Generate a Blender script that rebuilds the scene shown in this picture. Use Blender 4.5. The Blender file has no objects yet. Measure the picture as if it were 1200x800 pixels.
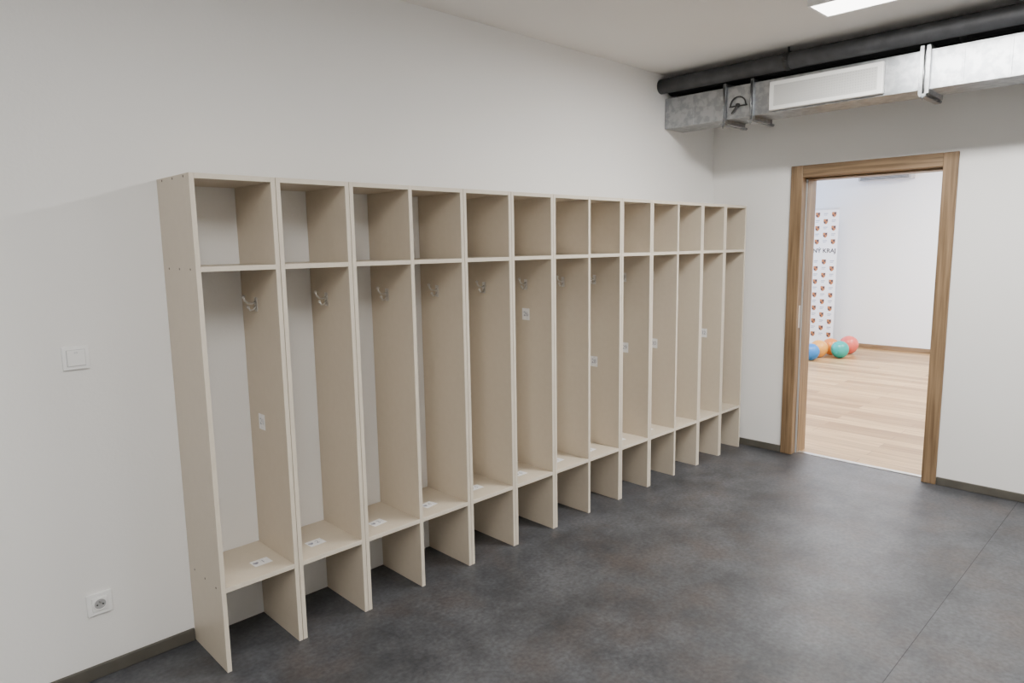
import bpy, math, random
from mathutils import Vector, Matrix
random.seed(3)
S=bpy.context.scene
COL=S.collection

# ------------------------------------------------------------ materials
def mat(name, col, rough=0.5, metal=0.0, noise=None, bump=None, emis=None, spec=None):
    m=bpy.data.materials.new(name); m.use_nodes=True
    nt=m.node_tree; b=nt.nodes['Principled BSDF']
    b.inputs['Base Color'].default_value=(*col,1); b.inputs['Roughness'].default_value=rough
    b.inputs['Metallic'].default_value=metal
    if spec is not None: b.inputs['Specular IOR Level'].default_value=spec
    if emis:
        b.inputs['Emission Color'].default_value=(*emis[0],1); b.inputs['Emission Strength'].default_value=emis[1]
    tc=nt.nodes.new('ShaderNodeTexCoord')
    if noise:   # (scale, col2, lo, hi)
        n=nt.nodes.new('ShaderNodeTexNoise'); n.inputs['Scale'].default_value=noise[0]; n.inputs['Detail'].default_value=5
        r=nt.nodes.new('ShaderNodeValToRGB')
        r.color_ramp.elements[0].position=noise[2]; r.color_ramp.elements[1].position=noise[3]
        r.color_ramp.elements[0].color=(*noise[1],1); r.color_ramp.elements[1].color=(*col,1)
        nt.links.new(tc.outputs['Object'],n.inputs['Vector']); nt.links.new(n.outputs['Fac'],r.inputs['Fac'])
        nt.links.new(r.outputs['Color'],b.inputs['Base Color'])
    if bump:    # (scale, strength)
        n=nt.nodes.new('ShaderNodeTexNoise'); n.inputs['Scale'].default_value=bump[0]; n.inputs['Detail'].default_value=4
        bp=nt.nodes.new('ShaderNodeBump'); bp.inputs['Strength'].default_value=bump[1]; bp.inputs['Distance'].default_value=0.002
        nt.links.new(tc.outputs['Object'],n.inputs['Vector']); nt.links.new(n.outputs['Fac'],bp.inputs['Height'])
        nt.links.new(bp.outputs['Normal'],b.inputs['Normal'])
    return m

def grain_mat(name, c1, c2, scale, rough=0.45):
    m=bpy.data.materials.new(name); m.use_nodes=True
    nt=m.node_tree; b=nt.nodes['Principled BSDF']; b.inputs['Roughness'].default_value=rough
    tc=nt.nodes.new('ShaderNodeTexCoord'); mp=nt.nodes.new('ShaderNodeMapping'); mp.inputs['Scale'].default_value=scale
    n=nt.nodes.new('ShaderNodeTexNoise'); n.inputs['Scale'].default_value=1; n.inputs['Detail'].default_value=6; n.inputs['Distortion'].default_value=.3
    r=nt.nodes.new('ShaderNodeValToRGB'); r.color_ramp.elements[0].position=.33; r.color_ramp.elements[1].position=.66
    r.color_ramp.elements[0].color=(*c1,1); r.color_ramp.elements[1].color=(*c2,1)
    L=nt.links.new
    L(tc.outputs['Object'],mp.inputs['Vector']); L(mp.outputs['Vector'],n.inputs['Vector']); L(n.outputs['Fac'],r.inputs['Fac'])
    L(r.outputs['Color'],b.inputs['Base Color'])
    return m

def vinyl_mat():
    m=bpy.data.materials.new('dark_vinyl'); m.use_nodes=True
    nt=m.node_tree; b=nt.nodes['Principled BSDF']; L=nt.links.new; N=nt.nodes.new
    tc=N('ShaderNodeTexCoord')
    n1=N('ShaderNodeTexNoise'); n1.inputs['Scale'].default_value=3.2; n1.inputs['Detail'].default_value=7; n1.inputs['Roughness'].default_value=.68
    r1=N('ShaderNodeValToRGB'); e=r1.color_ramp.elements
    e[0].position=.36; e[0].color=(.038,.040,.045,1); e[1].position=.66; e[1].color=(.094,.097,.106,1)
    n2=N('ShaderNodeTexNoise'); n2.inputs['Scale'].default_value=3.4; n2.inputs['Detail'].default_value=6; n2.inputs['Roughness'].default_value=.65
    mp=N('ShaderNodeMapping'); mp.inputs['Location'].default_value=(5,3,1)
    r2=N('ShaderNodeValToRGB'); r2.color_ramp.elements[0].position=.48; r2.color_ramp.elements[1].position=.70
    r2.color_ramp.elements[0].color=(0,0,0,1); r2.color_ramp.elements[1].color=(.65,.65,.65,1)
    mix=N('ShaderNodeMix'); mix.data_type='RGBA'; mix.inputs[7].default_value=(.076,.060,.054,1)
    n3=N('ShaderNodeTexNoise'); n3.inputs['Scale'].default_value=55; n3.inputs['Detail'].default_value=4
    r3=N('ShaderNodeValToRGB'); r3.color_ramp.elements[0].position=.3; r3.color_ramp.elements[1].position=.7
    r3.color_ramp.elements[0].color=(.70,.70,.70,1); r3.color_ramp.elements[1].color=(1.22,1.22,1.22,1)
    mul=N('ShaderNodeMix'); mul.data_type='RGBA'; mul.blend_type='MULTIPLY'; mul.inputs[0].default_value=1
    L(tc.outputs['Object'],n1.inputs['Vector']); L(tc.outputs['Object'],mp.inputs['Vector']); L(mp.outputs['Vector'],n2.inputs['Vector'])
    L(tc.outputs['Object'],n3.inputs['Vector'])
    L(n1.outputs['Fac'],r1.inputs['Fac']); L(n2.outputs['Fac'],r2.inputs['Fac']); L(n3.outputs['Fac'],r3.inputs['Fac'])
    L(r2.outputs['Color'],mix.inputs[0]); L(r1.outputs['Color'],mix.inputs[6])
    L(mix.outputs[2],mul.inputs[6]); L(r3.outputs['Color'],mul.inputs[7]); L(mul.outputs[2],b.inputs['Base Color'])
    b.inputs['Roughness'].default_value=.46
    bp=N('ShaderNodeBump'); bp.inputs['Strength'].default_value=.25; bp.inputs['Distance'].default_value=.001
    L(n3.outputs['Fac'],bp.inputs['Height']); L(bp.outputs['Normal'],b.inputs['Normal'])
    return m

def plank_mat():
    m=bpy.data.materials.new('oak_planks'); m.use_nodes=True
    nt=m.node_tree; b=nt.nodes['Principled BSDF']; L=nt.links.new; N=nt.nodes.new
    tc=N('ShaderNodeTexCoord'); mp=N('ShaderNodeMapping'); mp.inputs['Rotation'].default_value=(0,0,math.pi/2)
    br=N('ShaderNodeTexBrick'); br.inputs['Scale'].default_value=1
    br.inputs['Brick Width'].default_value=1.1; br.inputs['Row Height'].default_value=.13; br.inputs['Mortar Size'].default_value=.002
    br.inputs['Color1'].default_value=(.32,.19,.08,1); br.inputs['Color2'].default_value=(.58,.39,.19,1); br.inputs['Mortar'].default_value=(.20,.11,.05,1)
    mp2=N('ShaderNodeMapping'); mp2.inputs['Scale'].default_value=(30,2.0,1)
    n=N('ShaderNodeTexNoise'); n.inputs['Scale'].default_value=1; n.inputs['Detail'].default_value=5
    r=N('ShaderNodeValToRGB'); r.color_ramp.elements[0].position=.3; r.color_ramp.elements[1].position=.7; r.color_ramp.elements[0].color=(.68,.62,.55,1); r.color_ramp.elements[1].color=(1.12,1.12,1.12,1)
    mul=N('ShaderNodeMix'); mul.data_type='RGBA'; mul.blend_type='MULTIPLY'; mul.inputs[0].default_value=1
    L(tc.outputs['Object'],mp.inputs['Vector']); L(mp.outputs['Vector'],br.inputs['Vector'])
    L(tc.outputs['Object'],mp2.inputs['Vector']); L(mp2.outputs['Vector'],n.inputs['Vector']); L(n.outputs['Fac'],r.inputs['Fac'])
    L(br.outputs['Color'],mul.inputs[6]); L(r.outputs['Color'],mul.inputs[7]); L(mul.outputs[2],b.inputs['Base Color'])
    b.inputs['Roughness'].default_value=.4
    return m

def perf_mat():
    m=bpy.data.materials.new('grille_perforated'); m.use_nodes=True
    nt=m.node_tree; b=nt.nodes['Principled BSDF']; L=nt.links.new; N=nt.nodes.new
    tc=N('ShaderNodeTexCoord'); v=N('ShaderNodeTexVoronoi'); v.inputs['Scale'].default_value=70; v.inputs['Randomness'].default_value=0
    r=N('ShaderNodeValToRGB'); r.color_ramp.elements[0].position=.36; r.color_ramp.elements[1].position=.46
    r.color_ramp.elements[0].color=(.20,.20,.20,1); r.color_ramp.elements[1].color=(.55,.55,.535,1)
    L(tc.outputs['Object'],v.inputs['Vector']); L(v.outputs['Distance'],r.inputs['Fac']); L(r.outputs['Color'],b.inputs['Base Color'])
    b.inputs['Roughness'].default_value=.5
    return m

M_wall=mat('wall_paint',(.87,.86,.84),.85,noise=(1.2,(.85,.84,.82),.35,.65),bump=(90,.25))
M_ceil=mat('ceiling_paint',(.82,.805,.785),.9,bump=(60,.2))
M_wall2=mat('studio_wall_paint',(.87,.88,.89),.85,bump=(90,.2))
M_floor=vinyl_mat(); M_plank=plank_mat()
M_base=mat('baseboard_pvc',(.10,.092,.076),.5,noise=(8,(.08,.073,.06),.4,.6))
M_lock=mat('cashmere_laminate',(.60,.525,.42),.42,noise=(35,(.588,.513,.408),.4,.6),bump=(300,.08))
M_edge=mat('edge_banding',(.68,.61,.50),.4,noise=(30,(.665,.595,.485),.4,.6))
M_dot=mat('dowel_caps',(.12,.09,.07),.6,noise=(50,(.09,.07,.05),.4,.6))
M_steel=mat('brushed_steel',(.72,.71,.69),.28,1,bump=(200,.1))
M_white=mat('white_plastic',(.90,.90,.89),.3,bump=(150,.03))
M_grey=mat('grey_plastic',(.42,.42,.42),.4,bump=(150,.03))
M_dark=mat('dark_hole',(.03,.03,.03),.6,bump=(50,.03))
M_paper=mat('label_paper',(.90,.90,.90),.5,noise=(60,(.80,.81,.83),.4,.55))
M_ink=mat('label_ink',(.22,.25,.33),.6,noise=(80,(.3,.3,.36),.4,.6))
M_oakv=grain_mat('oak_vertical',(.140,.086,.042),(.29,.19,.105),(60,60,2.2))
M_oakh=grain_mat('oak_horizontal',(.140,.086,.042),(.29,.19,.105),(60,2.2,60))
M_galv=mat('galvanised_steel',(.46,.475,.49),.36,.95,noise=(24,(.34,.355,.375),.42,.58),bump=(5,.4))
M_galv2=mat('galvanised_flange',(.36,.37,.38),.30,.95,noise=(40,(.27,.28,.29),.4,.6))
M_ins=mat('pipe_insulation',(.055,.057,.063),.55,bump=(40,.5),noise=(14,(.040,.042,.047),.4,.6))
M_ins2=mat('black_insulation',(.014,.014,.015),.7,bump=(40,.5))
M_grille=mat('grille_white',(.80,.80,.78),.45,bump=(100,.05))
M_perf=perf_mat()
M_led=mat('led_diffuser',(.9,.9,.9),.4,emis=((1,.97,.92),9),bump=(50,.02))

# ------------------------------------------------------------ mesh builder
class MB:
    def __init__(s): s.v=[]; s.f=[]; s.m=[]; s.sm=[]
    def face(s,idx,mi=0,smooth=False): s.f.append(idx); s.m.append(mi); s.sm.append(smooth)
    def box(s,x0,x1,y0,y1,z0,z1,mi=0):
        n=len(s.v)
        s.v+=[(x0,y0,z0),(x1,y0,z0),(x1,y1,z0),(x0,y1,z0),(x0,y0,z1),(x1,y0,z1),(x1,y1,z1),(x0,y1,z1)]
        for q in ((0,3,2,1),(4,5,6,7),(0,1,5,4),(1,2,6,5),(2,3,7,6),(3,0,4,7)): s.face([n+i for i in q],mi)
        return s
    def tube(s,pts,r,mi=0,seg=14,cap=True):
        pts=[Vector(p) for p in pts]; rs=r if isinstance(r,(list,tuple)) else [r]*len(pts)
        ref=None; rings=[]
        for i,p in enumerate(pts):
            d=(pts[min(i+1,len(pts)-1)]-pts[max(i-1,0)]).normalized()
            if ref is None:
                ref=d.orthogonal().normalized()
            u=(ref-d*ref.dot(d)).normalized(); ref=u; w=d.cross(u)
            n=len(s.v)
            for k in range(seg):
                a=2*math.pi*k/seg; s.v.append(tuple(p+(u*math.cos(a)+w*math.sin(a))*rs[i]))
            rings.append(n)
        for a,b in zip(rings,rings[1:]):
            for k in range(seg): s.face([a+k,a+(k+1)%seg,b+(k+1)%seg,b+k],mi,True)
        if cap:
            s.face([rings[0]+k for k in range(seg)][::-1],mi); s.face([rings[-1]+k for k in range(seg)],mi)
        return s
    def sphere(s,c,r,mi=0,seg=16,rings=10,sz=1.0,taper=0):
        c=Vector(c); n0=len(s.v)
        for i in range(rings+1):
            th=math.pi*i/rings
            for k in range(seg):
                a=2*math.pi*k/seg; z=math.cos(th); rr=math.sin(th)*(1+taper*z)
                s.v.append((c.x+r*rr*math.cos(a),c.y+r*rr*math.sin(a),c.z+r*z*sz))
        for i in range(rings):
            for k in range(seg):
                a=n0+i*seg+k; b=n0+i*seg+(k+1)%seg; s.face([a,a+seg,b+seg,b],mi,True)
        return s
    def text(s,txt,size,fn,mi=0,align='CENTER',off=0):
        cu=bpy.data.curves.new('t','FONT'); cu.body=txt; cu.size=size; cu.align_x=align; cu.align_y='CENTER'; cu.offset=off
        ob=bpy.data.objects.new('t',cu); COL.objects.link(ob); bpy.context.view_layer.update()
        me=bpy.data.meshes.new_from_object(ob.evaluated_get(bpy.context.evaluated_depsgraph_get()))
        n=len(s.v)
        for v in me.vertices: s.v.append(fn(v.co.x,v.co.y))
        for p in me.polygons: s.face([n+i for i in p.vertices],mi)
        bpy.data.objects.remove(ob); bpy.data.curves.remove(cu); bpy.data.meshes.remove(me)
    def done(s,name,mats,parent=None,bevel=0,seg=2):
        me=bpy.data.meshes.new(name); me.from_pydata(s.v,[],s.f)
        for m in mats: me.materials.append(m)
        for p,mi,sm in zip(me.polygons,s.m,s.sm): p.material_index=mi; p.use_smooth=sm
        me.update(); o=bpy.data.objects.new(name,me); COL.objects.link(o)
        if parent is not None:
            o.parent=parent; o.matrix_parent_inverse=Matrix.Translation(-parent.location)
        if bevel:
            b=o.modifiers.new('bevel','BEVEL'); b.width=bevel; b.segments=seg; b.limit_method='ANGLE'; b.angle_limit=math.radians(50)
        return o
def empty(name,loc):
    e=bpy.data.objects.new(name,None); e.location=loc; e.empty_display_size=.1; COL.objects.link(e); return e

# ------------------------------------------------------------ room shell
XD=4.85; XF=5.05; YL=2.74; ZC=2.675; XB=-2.6; YR=-2.6
X2=10.5; Y2=5.6; ZC2=2.9
OY0,OY1,OZ=1.18,2.07,2.0
MB().box(XB,4.945,YR,YL+.1,-.1,0).done('floor',[M_floor])
MB().box(4.945,X2,YR,Y2,-.1,0).done('floor_studio',[M_plank])
MB().box(XB-.2,XD,YL,YL+.2,0,ZC).done('wall_left',[M_wall])
MB().box(XB-.2,XD,YR-.2,YR,0,ZC).done('wall_right',[M_wall])
MB().box(XB-.2,XB,YR,YL,0,ZC).done('wall_front',[M_wall])
MB().box(XB-.2,XD,YR-.2,YL+.2,ZC,ZC+.2).done('ceiling',[M_ceil])
w=MB(); w.box(XD,XF,YR-.2,OY0,0,3.1); w.box(XD,XF,OY1,Y2+.2,0,3.1); w.box(XD,XF,OY0,OY1,OZ,3.1)
w.done('wall_back',[M_wall])
# studio behind the doorway
MB().box(X2,X2+.2,YR,Y2,0,ZC2).done('wall_studio_back',[M_wall2])
MB().box(XF,X2+.2,YR-.2,YR,0,ZC2).done('wall_studio_right',[M_wall2])
w=MB(); w.box(XF,6.6,Y2,Y2+.2,0,ZC2); w.box(9.6,X2+.2,Y2,Y2+.2,0,ZC2); w.box(6.6,9.6,Y2,Y2+.2,0,.9); w.box(6.6,9.6,Y2,Y2+.2,2.4,ZC2)
w.done('wall_studio_left',[M_wall2])
MB().box(XF,X2+.2,YR-.2,Y2+.2,ZC2,ZC2+.2).done('ceiling_studio',[M_wall2])
wi=MB()
for x in (6.6,8.07,9.54): wi.box(x,x+.06,Y2+.06,Y2+.12,.9,2.4)
wi.box(6.66,9.54,Y2+.06,Y2+.12,.9,.96); wi.box(6.66,9.54,Y2+.06,Y2+.12,2.34,2.4)
wi.done('window_1',[M_white],bevel=.004)
# baseboards
def bb(name,*a):
    MB().box(*a).done(name,[M_base],bevel=.004)
bb('baseboard_left',XB,.868,YL-.012,YL-.0005,0,.052)
bb('baseboard_left.001',4.775,XD-.012,YL-.012,YL-.0005,0,.052)
bb('baseboard_back',XD-.012,XD-.0005,2.131,YL,0,.052)
bb('baseboard_back.001',XD-.012,XD-.0005,YR,1.119,0,.052)
bb('baseboard_right',XB,XD-.012,YR+.0005,YR+.012,0,.052)
bb('baseboard_front',XB+.0005,XB+.012,YR+.012,YL-.012,0,.052)
MB().box(X2-.014,X2-.0005,YR,Y2,0,.06).done('baseboard_studio_back',[M_oakh],bevel=.004)
MB().box(-.5,4.83,.689,.6908,.0002,.0006).done('trim_1',[M_ins2])
MB().box(4.925,4.962,1.2,2.05,.0003,.005).done('trim_2',[M_steel],bevel=.002)

# ------------------------------------------------------------ door frame
df=empty('door_frame',(XD,1.625,0))
m=MB()
m.box(XD-.001,XF+.001,1.1805,1.2,0,1.98); m.box(XD-.001,XF+.001,2.05,2.0695,0,1.98)
m.box(4.91,XF,1.2,1.213,0,1.98); m.box(4.91,XF,2.037,2.05,0,1.98)
m.done('jamb',[M_oakv],df,.0015)
m=MB(); m.box(XD-.001,XF+.001,1.1805,2.0695,1.98,1.9995); m.box(4.91,XF,1.213,2.037,1.967,1.98); m.done('head_jamb',[M_oakh],df,.0015)
for k,(xa,xb) in enumerate(((XD-.017,XD-.0008),(XF+.0008,XF+.017))):
    m=MB(); m.box(xa,xb,1.12,1.202,0,2.062); m.box(xa,xb,2.048,2.13,0,2.062); m.done('casing_sides_%d'%(k+1),[M_oakv],df,.005,3)
    m=MB(); m.box(xa+.0003,xb,1.202,2.048,1.978,2.062); m.done('casing_head_%d'%(k+1),[M_oakh],df,.004,3)
m=MB(); m.box(4.903,4.9095,2.04,2.05,0,1.97); m.box(4.903,4.9095,1.2,1.21,0,1.97); m.done('rubber_seal',[M_grey],df)
m=MB(); m.box(4.868,4.892,2.0485,2.0502,.93,1.09); m.done('strike_plate',[M_steel],df)

# ------------------------------------------------------------ lockers
YFR=2.42; YBK=2.738; T=.018; W=.2685; H=1.806
mods=[1,1,2,1,1,2,1,2,1,1]
panel_lab={1:(2.628,.861),6:(2.61,1.175),8:(2.611,.837),9:(2.604,.888),10:(2.588,.883),12:(2.56,.896)}
x=.869; cell=0
for mi_,n in enumerate(mods):
    wd=n*W+(n+1)*T
    loc=empty('open_locker',(x+wd/2,(YFR+YBK)/2,0))
    g=.0012
    m=MB(); hk=MB(); lab=MB()
    def panel(xa,xb,ya,yb,za,zb):
        m.box(xa,xb,ya+.0012,yb,za,zb,0); m.box(xa,xb,ya,ya+.0012,za,zb,1)
    for i in range(n+1):
        a=x+i*(W+T); panel(a+(g if i==0 else 0),a+T-(g if i==n else 0),YFR,YBK,0,H)
    for i in range(n):
        cell+=1
        a=x+i*(W+T)+T; b=a+W; xf=b
        panel(a,b,YFR+.0005,YBK,H-T,H)
        panel(a,b,YFR+.0005,YBK,1.474,1.492)
        panel(a,b,YFR+.0005,YBK,.307,.325)
        # coat hook on the right-hand panel
        y=2.607; z=1.336
        hk.box(xf-.0035,xf-.0002,y-.011,y+.011,z-.028,z+.028,0)
        hk.tube([(xf-.003,y,z+.010),(xf-.018,y,z+.004),(xf-.034,y,z+.006),(xf-.046,y,z+.018),(xf-.050,y,z+.030)],[.0045,.004,.004,.004,.004],0,10)
        hk.sphere((xf-.050,y,z+.032),.0072,0,12,8)
        hk.tube([(xf-.003,y,z-.008),(xf-.014,y,z-.020),(xf-.026,y,z-.022),(xf-.033,y,z-.010)],.0038,0,10)
        hk.sphere((xf-.034,y,z-.008),.0065,0,12,8)
        for zz in (z+.021,z-.022): hk.tube([(xf-.0034,y,zz),(xf-.0048,y,zz)],.0035,0,10)
        # number label on the seat
        dx=.185 if cell==1 else random.uniform(.112,.135); cx=a+dx; cy=2.54+random.uniform(-.01,.01)
        rot=random.uniform(-.2,.2); c,s_=math.cos(rot),math.sin(rot); n0=len(lab.v)
        f=lambda lx,ly,zz=.3254,cx=cx,cy=cy,c=c,s_=s_:(cx+lx*c-ly*s_,cy+lx*s_+ly*c,zz)
        for lx,ly in ((-.036,-.028),(.036,-.028),(.036,.028),(-.036,.028)): lab.v.append(f(lx,ly))
        lab.face([n0,n0+1,n0+2,n0+3],0)
        lab.text(str(cell),.034,lambda u,v,f=f:f(u+.008,v,.3257),1)
        lab.text('\u2665',.02,lambda u,v,f=f:f(u-.02,v,.3257),1)
        if cell in panel_lab:
            ly,lz=panel_lab[cell]; n0=len(lab.v); X=xf-.0004
            for dy,dz in ((.028,-.032),(-.028,-.032),(-.028,.032),(.028,.032)): lab.v.append((X,ly+dy,lz+dz))
            lab.face([n0,n0+1,n0+2,n0+3],0)
            lab.text(str(20+cell),.036,lambda u,v,X=X,ly=ly,lz=lz:(X-.0004,ly-u,lz+v),1)
    m.done('carcass',[M_lock,M_edge],loc,.0008,1)
    hk.done('coat_hooks',[M_steel],loc)
    lab.done('number_labels',[M_paper,M_ink],loc)
    if mi_==0:
        d=MB()
        for zz in (1.483,.316,1.797):
            for yy in (2.47,2.575,2.68): d.tube([(x+g+.0002,yy,zz),(x+g-.0008,yy,zz)],.0042,0,10)
        d.done('dowel_caps',[M_dot],loc)
    x+=wd

# ------------------------------------------------------------ switch & socket
sw=empty('light_switch',(.558,YL,1.186))
cx,cz=.558,1.186
MB().box(cx-.041,cx+.041,YL-.010,YL-.0005,cz-.041,cz+.041).done('plate',[M_white],sw,.003,3)
MB().box(cx-.0285,cx+.0285,YL-.0125,YL-.009,cz-.0285,cz+.0285).done('gap_shadow',[M_grey],sw,.001)
MB().box(cx-.0275,cx+.0275,YL-.015,YL-.010,cz-.0275,cz+.0275).done('rocker',[M_white],sw,.002,3)
m=MB(); m.text('I/O',.008,lambda u,v:(cx+u,YL-.0153,cz+.018+v)); m.done('marking',[M_ink],sw)
so=empty('wall_socket',(.552,YL,.282)); cx,cz=.552,.282
MB().box(cx-.041,cx+.041,YL-.010,YL-.0005,cz-.041,cz+.041).done('plate',[M_white],so,.003,3)
m=MB(); m.box(cx-.026,cx+.026,YL-.014,YL-.009,cz-.026,cz+.026); m.done('insert',[M_white],so,.004,3)
m=MB(); K=28
for j,(r,yy) in enumerate(((.0235,YL-.0146),(.0215,YL-.0165),(.0195,YL-.0165),(.0185,YL-.0143))):
    for k in range(K):
        a=2*math.pi*k/K; m.v.append((cx+r*math.cos(a),yy,cz+r*math.sin(a)))
for j in range(3):
    for k in range(K): m.face([j*K+k,j*K+(k+1)%K,(j+1)*K+(k+1)%K,(j+1)*K+k],0,True)
m.done('round_rim',[M_white],so)
m=MB(); m.tube([(cx,YL-.0139,cz),(cx,YL-.0145,cz)],.0186,0,28); m.done('well',[M_grey],so)
m=MB()
for dx in (-.0095,.0095): m.tube([(cx+dx,YL-.0144,cz-.002),(cx+dx,YL-.0149,cz-.002)],.0032,0,14)
m.done('pin_holes',[M_dark],so)
m=MB(); m.tube([(cx,YL-.0144,cz+.009),(cx,YL-.024,cz+.009)],.0025,0,12); m.done('earth_pin',[M_steel],so)

# ------------------------------------------------------------ ventilation duct
DX0,DX1,DZ0,DZ1=4.18,4.41,2.322,2.522
du=empty('ventilation_duct',(4.3,0,2.42))
m=MB(); m.box(DX0,DX1,YR+.001,YL-.002,DZ0,DZ1); m.done('duct_body',[M_galv],du,.002)
m=MB()
for y in (2.285,2.10,1.165,1.135,-.1,-.13,-1.4,-1.43):
    m.box(DX0-.022,DX0,y-.010,y+.010,DZ0-.022,DZ1+.022); m.box(DX1,DX1+.022,y-.010,y+.010,DZ0-.022,DZ1+.022)
    m.box(DX0,DX1,y-.010,y+.010,DZ0-.022,DZ0); m.box(DX0,DX1,y-.010,y+.010,DZ1,DZ1+.022)
m.done('flanges',[M_galv2],du,.0015)
m=MB()   # stiffening beads and folded corner seams
for y in (2.52,.98,.78,.58,.38,-.5,-.9):
    m.box(DX0-.0035,DX0-.0003,y-.006,y+.006,DZ0+.012,DZ1-.012)
m.box(DX0-.004,DX0-.0003,YR+.002,YL-.004,DZ0+.001,DZ0+.008); m.box(DX0-.004,DX0-.0003,YR+.002,YL-.004,DZ1-.008,DZ1-.001)
m.done('seams',[M_galv],du,.0012)
m=MB()
for y in (2.285,2.10,1.15,-.115):
    m.box(DX0-.036,DX0-.004,y-.018,y+.018,DZ0-.034,DZ0-.023)
    m.box(DX1+.004,DX1+.036,y-.018,y+.018,DZ0-.034,DZ0-.023)
    m.box(DX0-.034,DX1+.034,y-.014,y+.014,DZ0-.038,DZ0-.034)
    m.tube([(DX0-.029,y,DZ0-.055),(DX0-.029,y,2.53)],.004,0,10)
    m.tube([(DX0-.029,y,DZ0-.046),(DX0-.029,y,DZ0-.038)],.009,0,6)
m.done('support_brackets',[M_galv2],du)
m=MB()  # damper between flanges
m.box(DX0-.006,DX0-.0005,2.12,2.265,DZ0+.02,DZ1-.02,0)
arc=[(DX0-.011,2.195+.052*math.cos(a),2.40+.052*math.sin(a)) for a in [math.pi*k/14 for k in range(15)]]
m.tube(arc,.004,1,8); m.tube([(DX0-.006,2.195,2.40),(DX0-.022,2.195,2.40)],.012,1,16)
m.tube([(DX0-.018,2.195,2.40),(DX0-.018,2.235,2.352)],.005,1,8)
m.box(DX0-.013,DX0-.006,2.135,2.255,2.392,2.400,1)
m.done('damper',[M_galv,M_dark],du,.0008)
m=MB(); gy0,gy1,gz0,gz1=1.345,1.985,2.334,2.502
m.box(DX0-.030,DX0-.0005,gy0,gy1,gz0,gz1,0)
m.done('grille_frame',[M_grille],du,.006,3)
m=MB(); m.box(DX0-.0315,DX0-.0295,gy0+.03,gy1-.03,gz0+.024,gz1-.024); m.done('grille_face',[M_perf],du,.0006)
# pipes above the duct
def pipe(name,X,Z,r,mt,clamps=()):
    e=empty(name,(X,0,Z))
    m=MB(); pts=[]; n=16
    for i in range(n+1):
        y=YL-.002+(YR+.001-YL+.002)*i/n; pts.append((X,y,Z))
    m.tube(pts,r,0,24); m.done('insulation',[mt],e)
    if clamps:
        m=MB()
        for y in clamps:
            m.tube([(X,y-.015,Z),(X,y+.015,Z)],r+.004,0,24); m.tube([(X,y,Z+r),(X,y,ZC-.0005)],.006,0,10)
            m.box(X-r-.022,X-r-.002,y-.012,y+.012,Z-.008,Z+.008)
        m.done('clamps',[M_dark],e)
pipe('insulated_pipe',4.125,2.594,.048,M_ins,(1.86,.2,-1.5))
pipe('insulated_pipe.001',4.25,2.600,.050,M_ins2,(1.0,))
pipe('insulated_pipe.002',4.38,2.598,.048,M_ins2)

# ------------------------------------------------------------ ceiling lights
def lamp(name,x0,x1,y0,y1,zc,W_,col=(1,.985,.955)):
    e=empty(name,((x0+x1)/2,(y0+y1)/2,zc))
    m=MB(); z0=zc-.055
    m.box(x0,x1,y0,y0+.012,z0,zc-.0005); m.box(x0,x1,y1-.012,y1,z0,zc-.0005)
    m.box(x0,x0+.012,y0+.012,y1-.012,z0,zc-.0005); m.box(x1-.012,x1,y0+.012,y1-.012,z0,zc-.0005)
    m.box(x0+.012,x1-.012,y0+.012,y1-.012,zc-.02,zc-.0005)
    m.done('housing',[M_white],e,.001)
    m=MB(); m.box(x0+.013,x1-.013,y0+.013,y1-.013,z0+.003,z0+.006); m.done('diffuser',[M_led],e)
    l=bpy.data.lights.new('tube','AREA'); l.shape='RECTANGLE'; l.size=(x1-x0)-.03; l.size_y=(y1-y0)-.03; l.energy=W_; l.color=col
    o=bpy.data.objects.new('light_source',l); COL.objects.link(o); o.parent=e
    o.location=(0,0,-.0555)
lamp('ceiling_light',3.34,3.57,.23,1.43,ZC,86)
lamp('ceiling_light',.30,.53,.10,1.30,ZC,34)
lamp('ceiling_light',3.34,3.57,-2.0,-.8,ZC,42)
lamp('ceiling_light',-1.6,-1.37,-.9,.3,ZC,48)
lamp('ceiling_light',7.0,7.23,2.4,3.6,ZC2,150,(1,.985,.96))
lamp('ceiling_light',7.0,7.23,-.6,.6,ZC2,120,(1,.985,.96))
lamp('ceiling_light',9.0,9.23,.8,2.0,ZC2,130,(1,.985,.96))
pl=bpy.data.lights.new('window_portal','AREA'); pl.shape='RECTANGLE'; pl.size=3; pl.size_y=1.5; pl.cycles.is_portal=True
po=bpy.data.objects.new('window_portal',pl); COL.objects.link(po); po.location=(8.1,Y2+.21,1.65); po.rotation_euler=(-math.pi/2,0,0)

wd_=bpy.data.worlds.new('sky'); S.world=wd_; wd_.use_nodes=True
bg=wd_.node_tree.nodes['Background']; bg.inputs['Color'].default_value=(.28,.52,1,1); bg.inputs['Strength'].default_value=11

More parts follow.
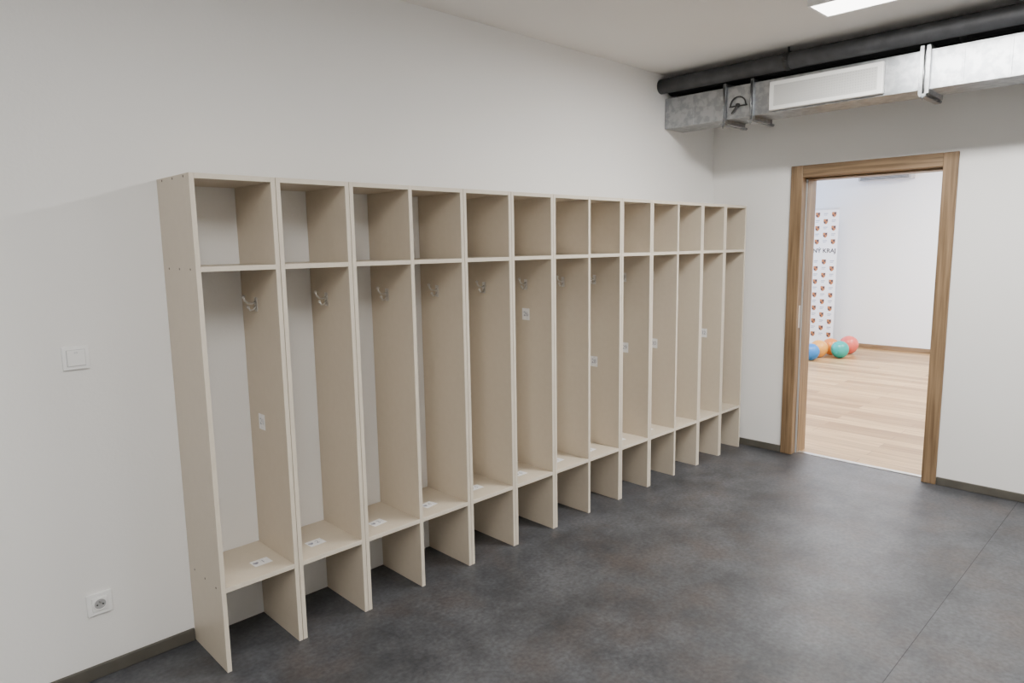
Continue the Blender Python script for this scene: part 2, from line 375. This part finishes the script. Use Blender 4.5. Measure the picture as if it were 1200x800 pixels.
# ------------------------------------------------------------ studio contents
BX=9.9
M_ban=mat('banner_fabric',(.86,.85,.83),.6,bump=(80,.05))
M_or=mat('logo_orange',(.42,.14,.03),.6,bump=(80,.05)); M_dk=mat('logo_dark',(.04,.03,.035),.6,bump=(80,.05)); M_gy=mat('logo_grey',(.38,.39,.45),.6,bump=(80,.05))
ba=empty('rollup_banner',(BX,4.1,0))
MB().box(BX,BX+.003,3.675,4.52,.09,1.965).done('print_panel',[M_ban],ba)
m=MB(); m.box(BX-.05,BX+.05,3.665,4.53,0.012,.09); m.box(BX-.11,BX+.11,3.74,3.78,0,.012); m.box(BX-.11,BX+.11,4.42,4.46,0,.012); m.box(BX-.008,BX+.011,3.67,4.525,1.966,1.99); m.done('stand',[M_steel],ba,.003)
m=MB()
def quad(mb,y0,y1,z0,z1,mi,X):
    n=len(mb.v); mb.v+=[(X,y1,z0),(X,y0,z0),(X,y0,z1),(X,y1,z1)]; mb.face([n,n+1,n+2,n+3],mi)
r_=0; z=1.90
while z>.15:
    if not (1.28<z<1.52):
        for k in range(8):
            y=3.735+k*.11; X=BX-.002
            if (k+r_)%2==0:
                n=len(m.v)   # shield outline, quartered
                m.v+=[(X,y+.03,z+.032),(X,y-.03,z+.032),(X,y-.03,z-.012),(X,y-.016,z-.032),(X,y,z-.04),(X,y+.016,z-.032),(X,y+.03,z-.012)]
                m.face([n+i for i in range(7)],0)
                quad(m,y-.026,y-.002,z+.0,z+.028,1,X-.001); quad(m,y+.002,y+.024,z-.026,z-.002,1,X-.001)
            else:
                quad(m,y-.028,y+.028,z+.008,z+.020,2,X); quad(m,y-.015,y+.028,z-.012,z-.003,2,X)
    z-=.093; r_+=1
m.done('logos',[M_or,M_dk,M_gy],ba)
m=MB(); m.text('KR\u00c1SN\u00dd KRAJ',.082,lambda u,v:(BX-.002,3.69-u,1.40+v),0,'RIGHT',.002); m.done('lettering',[M_dk],ba)

def balloon(c,x,y,r):
    mt=mat('balloon_rubber',c,.28,noise=(3,tuple(v*.85 for v in c),.4,.6))
    m=MB(); m.sphere((x,y,r*1.04),r,0,28,18,1.04,.06)
    m.tube([(x-r*.93,y,r*.75),(x-r*1.06,y,r*.68),(x-r*1.12,y,r*.65)],[.008,.008,.016],0,10)
    m.done('balloon',[mt])
balloon((.01,.38,.34),9.35,3.37,.110)
balloon((.75,.13,.10),9.78,3.41,.120)
balloon((.80,.23,.03),9.54,3.56,.110)
balloon((.85,.38,.06),9.24,3.60,.112)
balloon((.02,.20,.58),8.95,3.585,.105)
# wall-mounted vent unit at the far wall
v=empty('wall_vent_unit',(X2,3.5,2.38))
m=MB(); m.box(X2-.16,X2-.001,2.93,3.60,2.355,2.44); m.done('casing',[M_grey],v,.008,3)
m=MB()
for k in range(5): m.box(X2-.166,X2-.160,2.96,3.57,2.365+k*.014,2.371+k*.014)
m.done('louvres',[M_dark],v)

# ------------------------------------------------------------ camera
az=math.radians(45.66); p=math.radians(8.02); r=math.atan(.0154)
fH=Vector((math.cos(az),math.sin(az),0)); Lr=Vector((math.sin(az),-math.cos(az),0)); Z=Vector((0,0,1))
fw=fH*math.cos(p)-Z*math.sin(p); U=fH*math.sin(p)+Z*math.cos(p)
cr=Lr*math.cos(r)-U*math.sin(r); cu=Lr*math.sin(r)+U*math.cos(r)
R=Matrix((cr,cu,-fw)).transposed().to_4x4()
cam=bpy.data.cameras.new('camera'); co=bpy.data.objects.new('camera',cam); COL.objects.link(co)
co.matrix_world=Matrix.Translation((0,0,1.55))@R
cam.sensor_fit='HORIZONTAL'; cam.sensor_width=36; cam.lens=803/1200*36; cam.clip_start=.05
S.camera=co
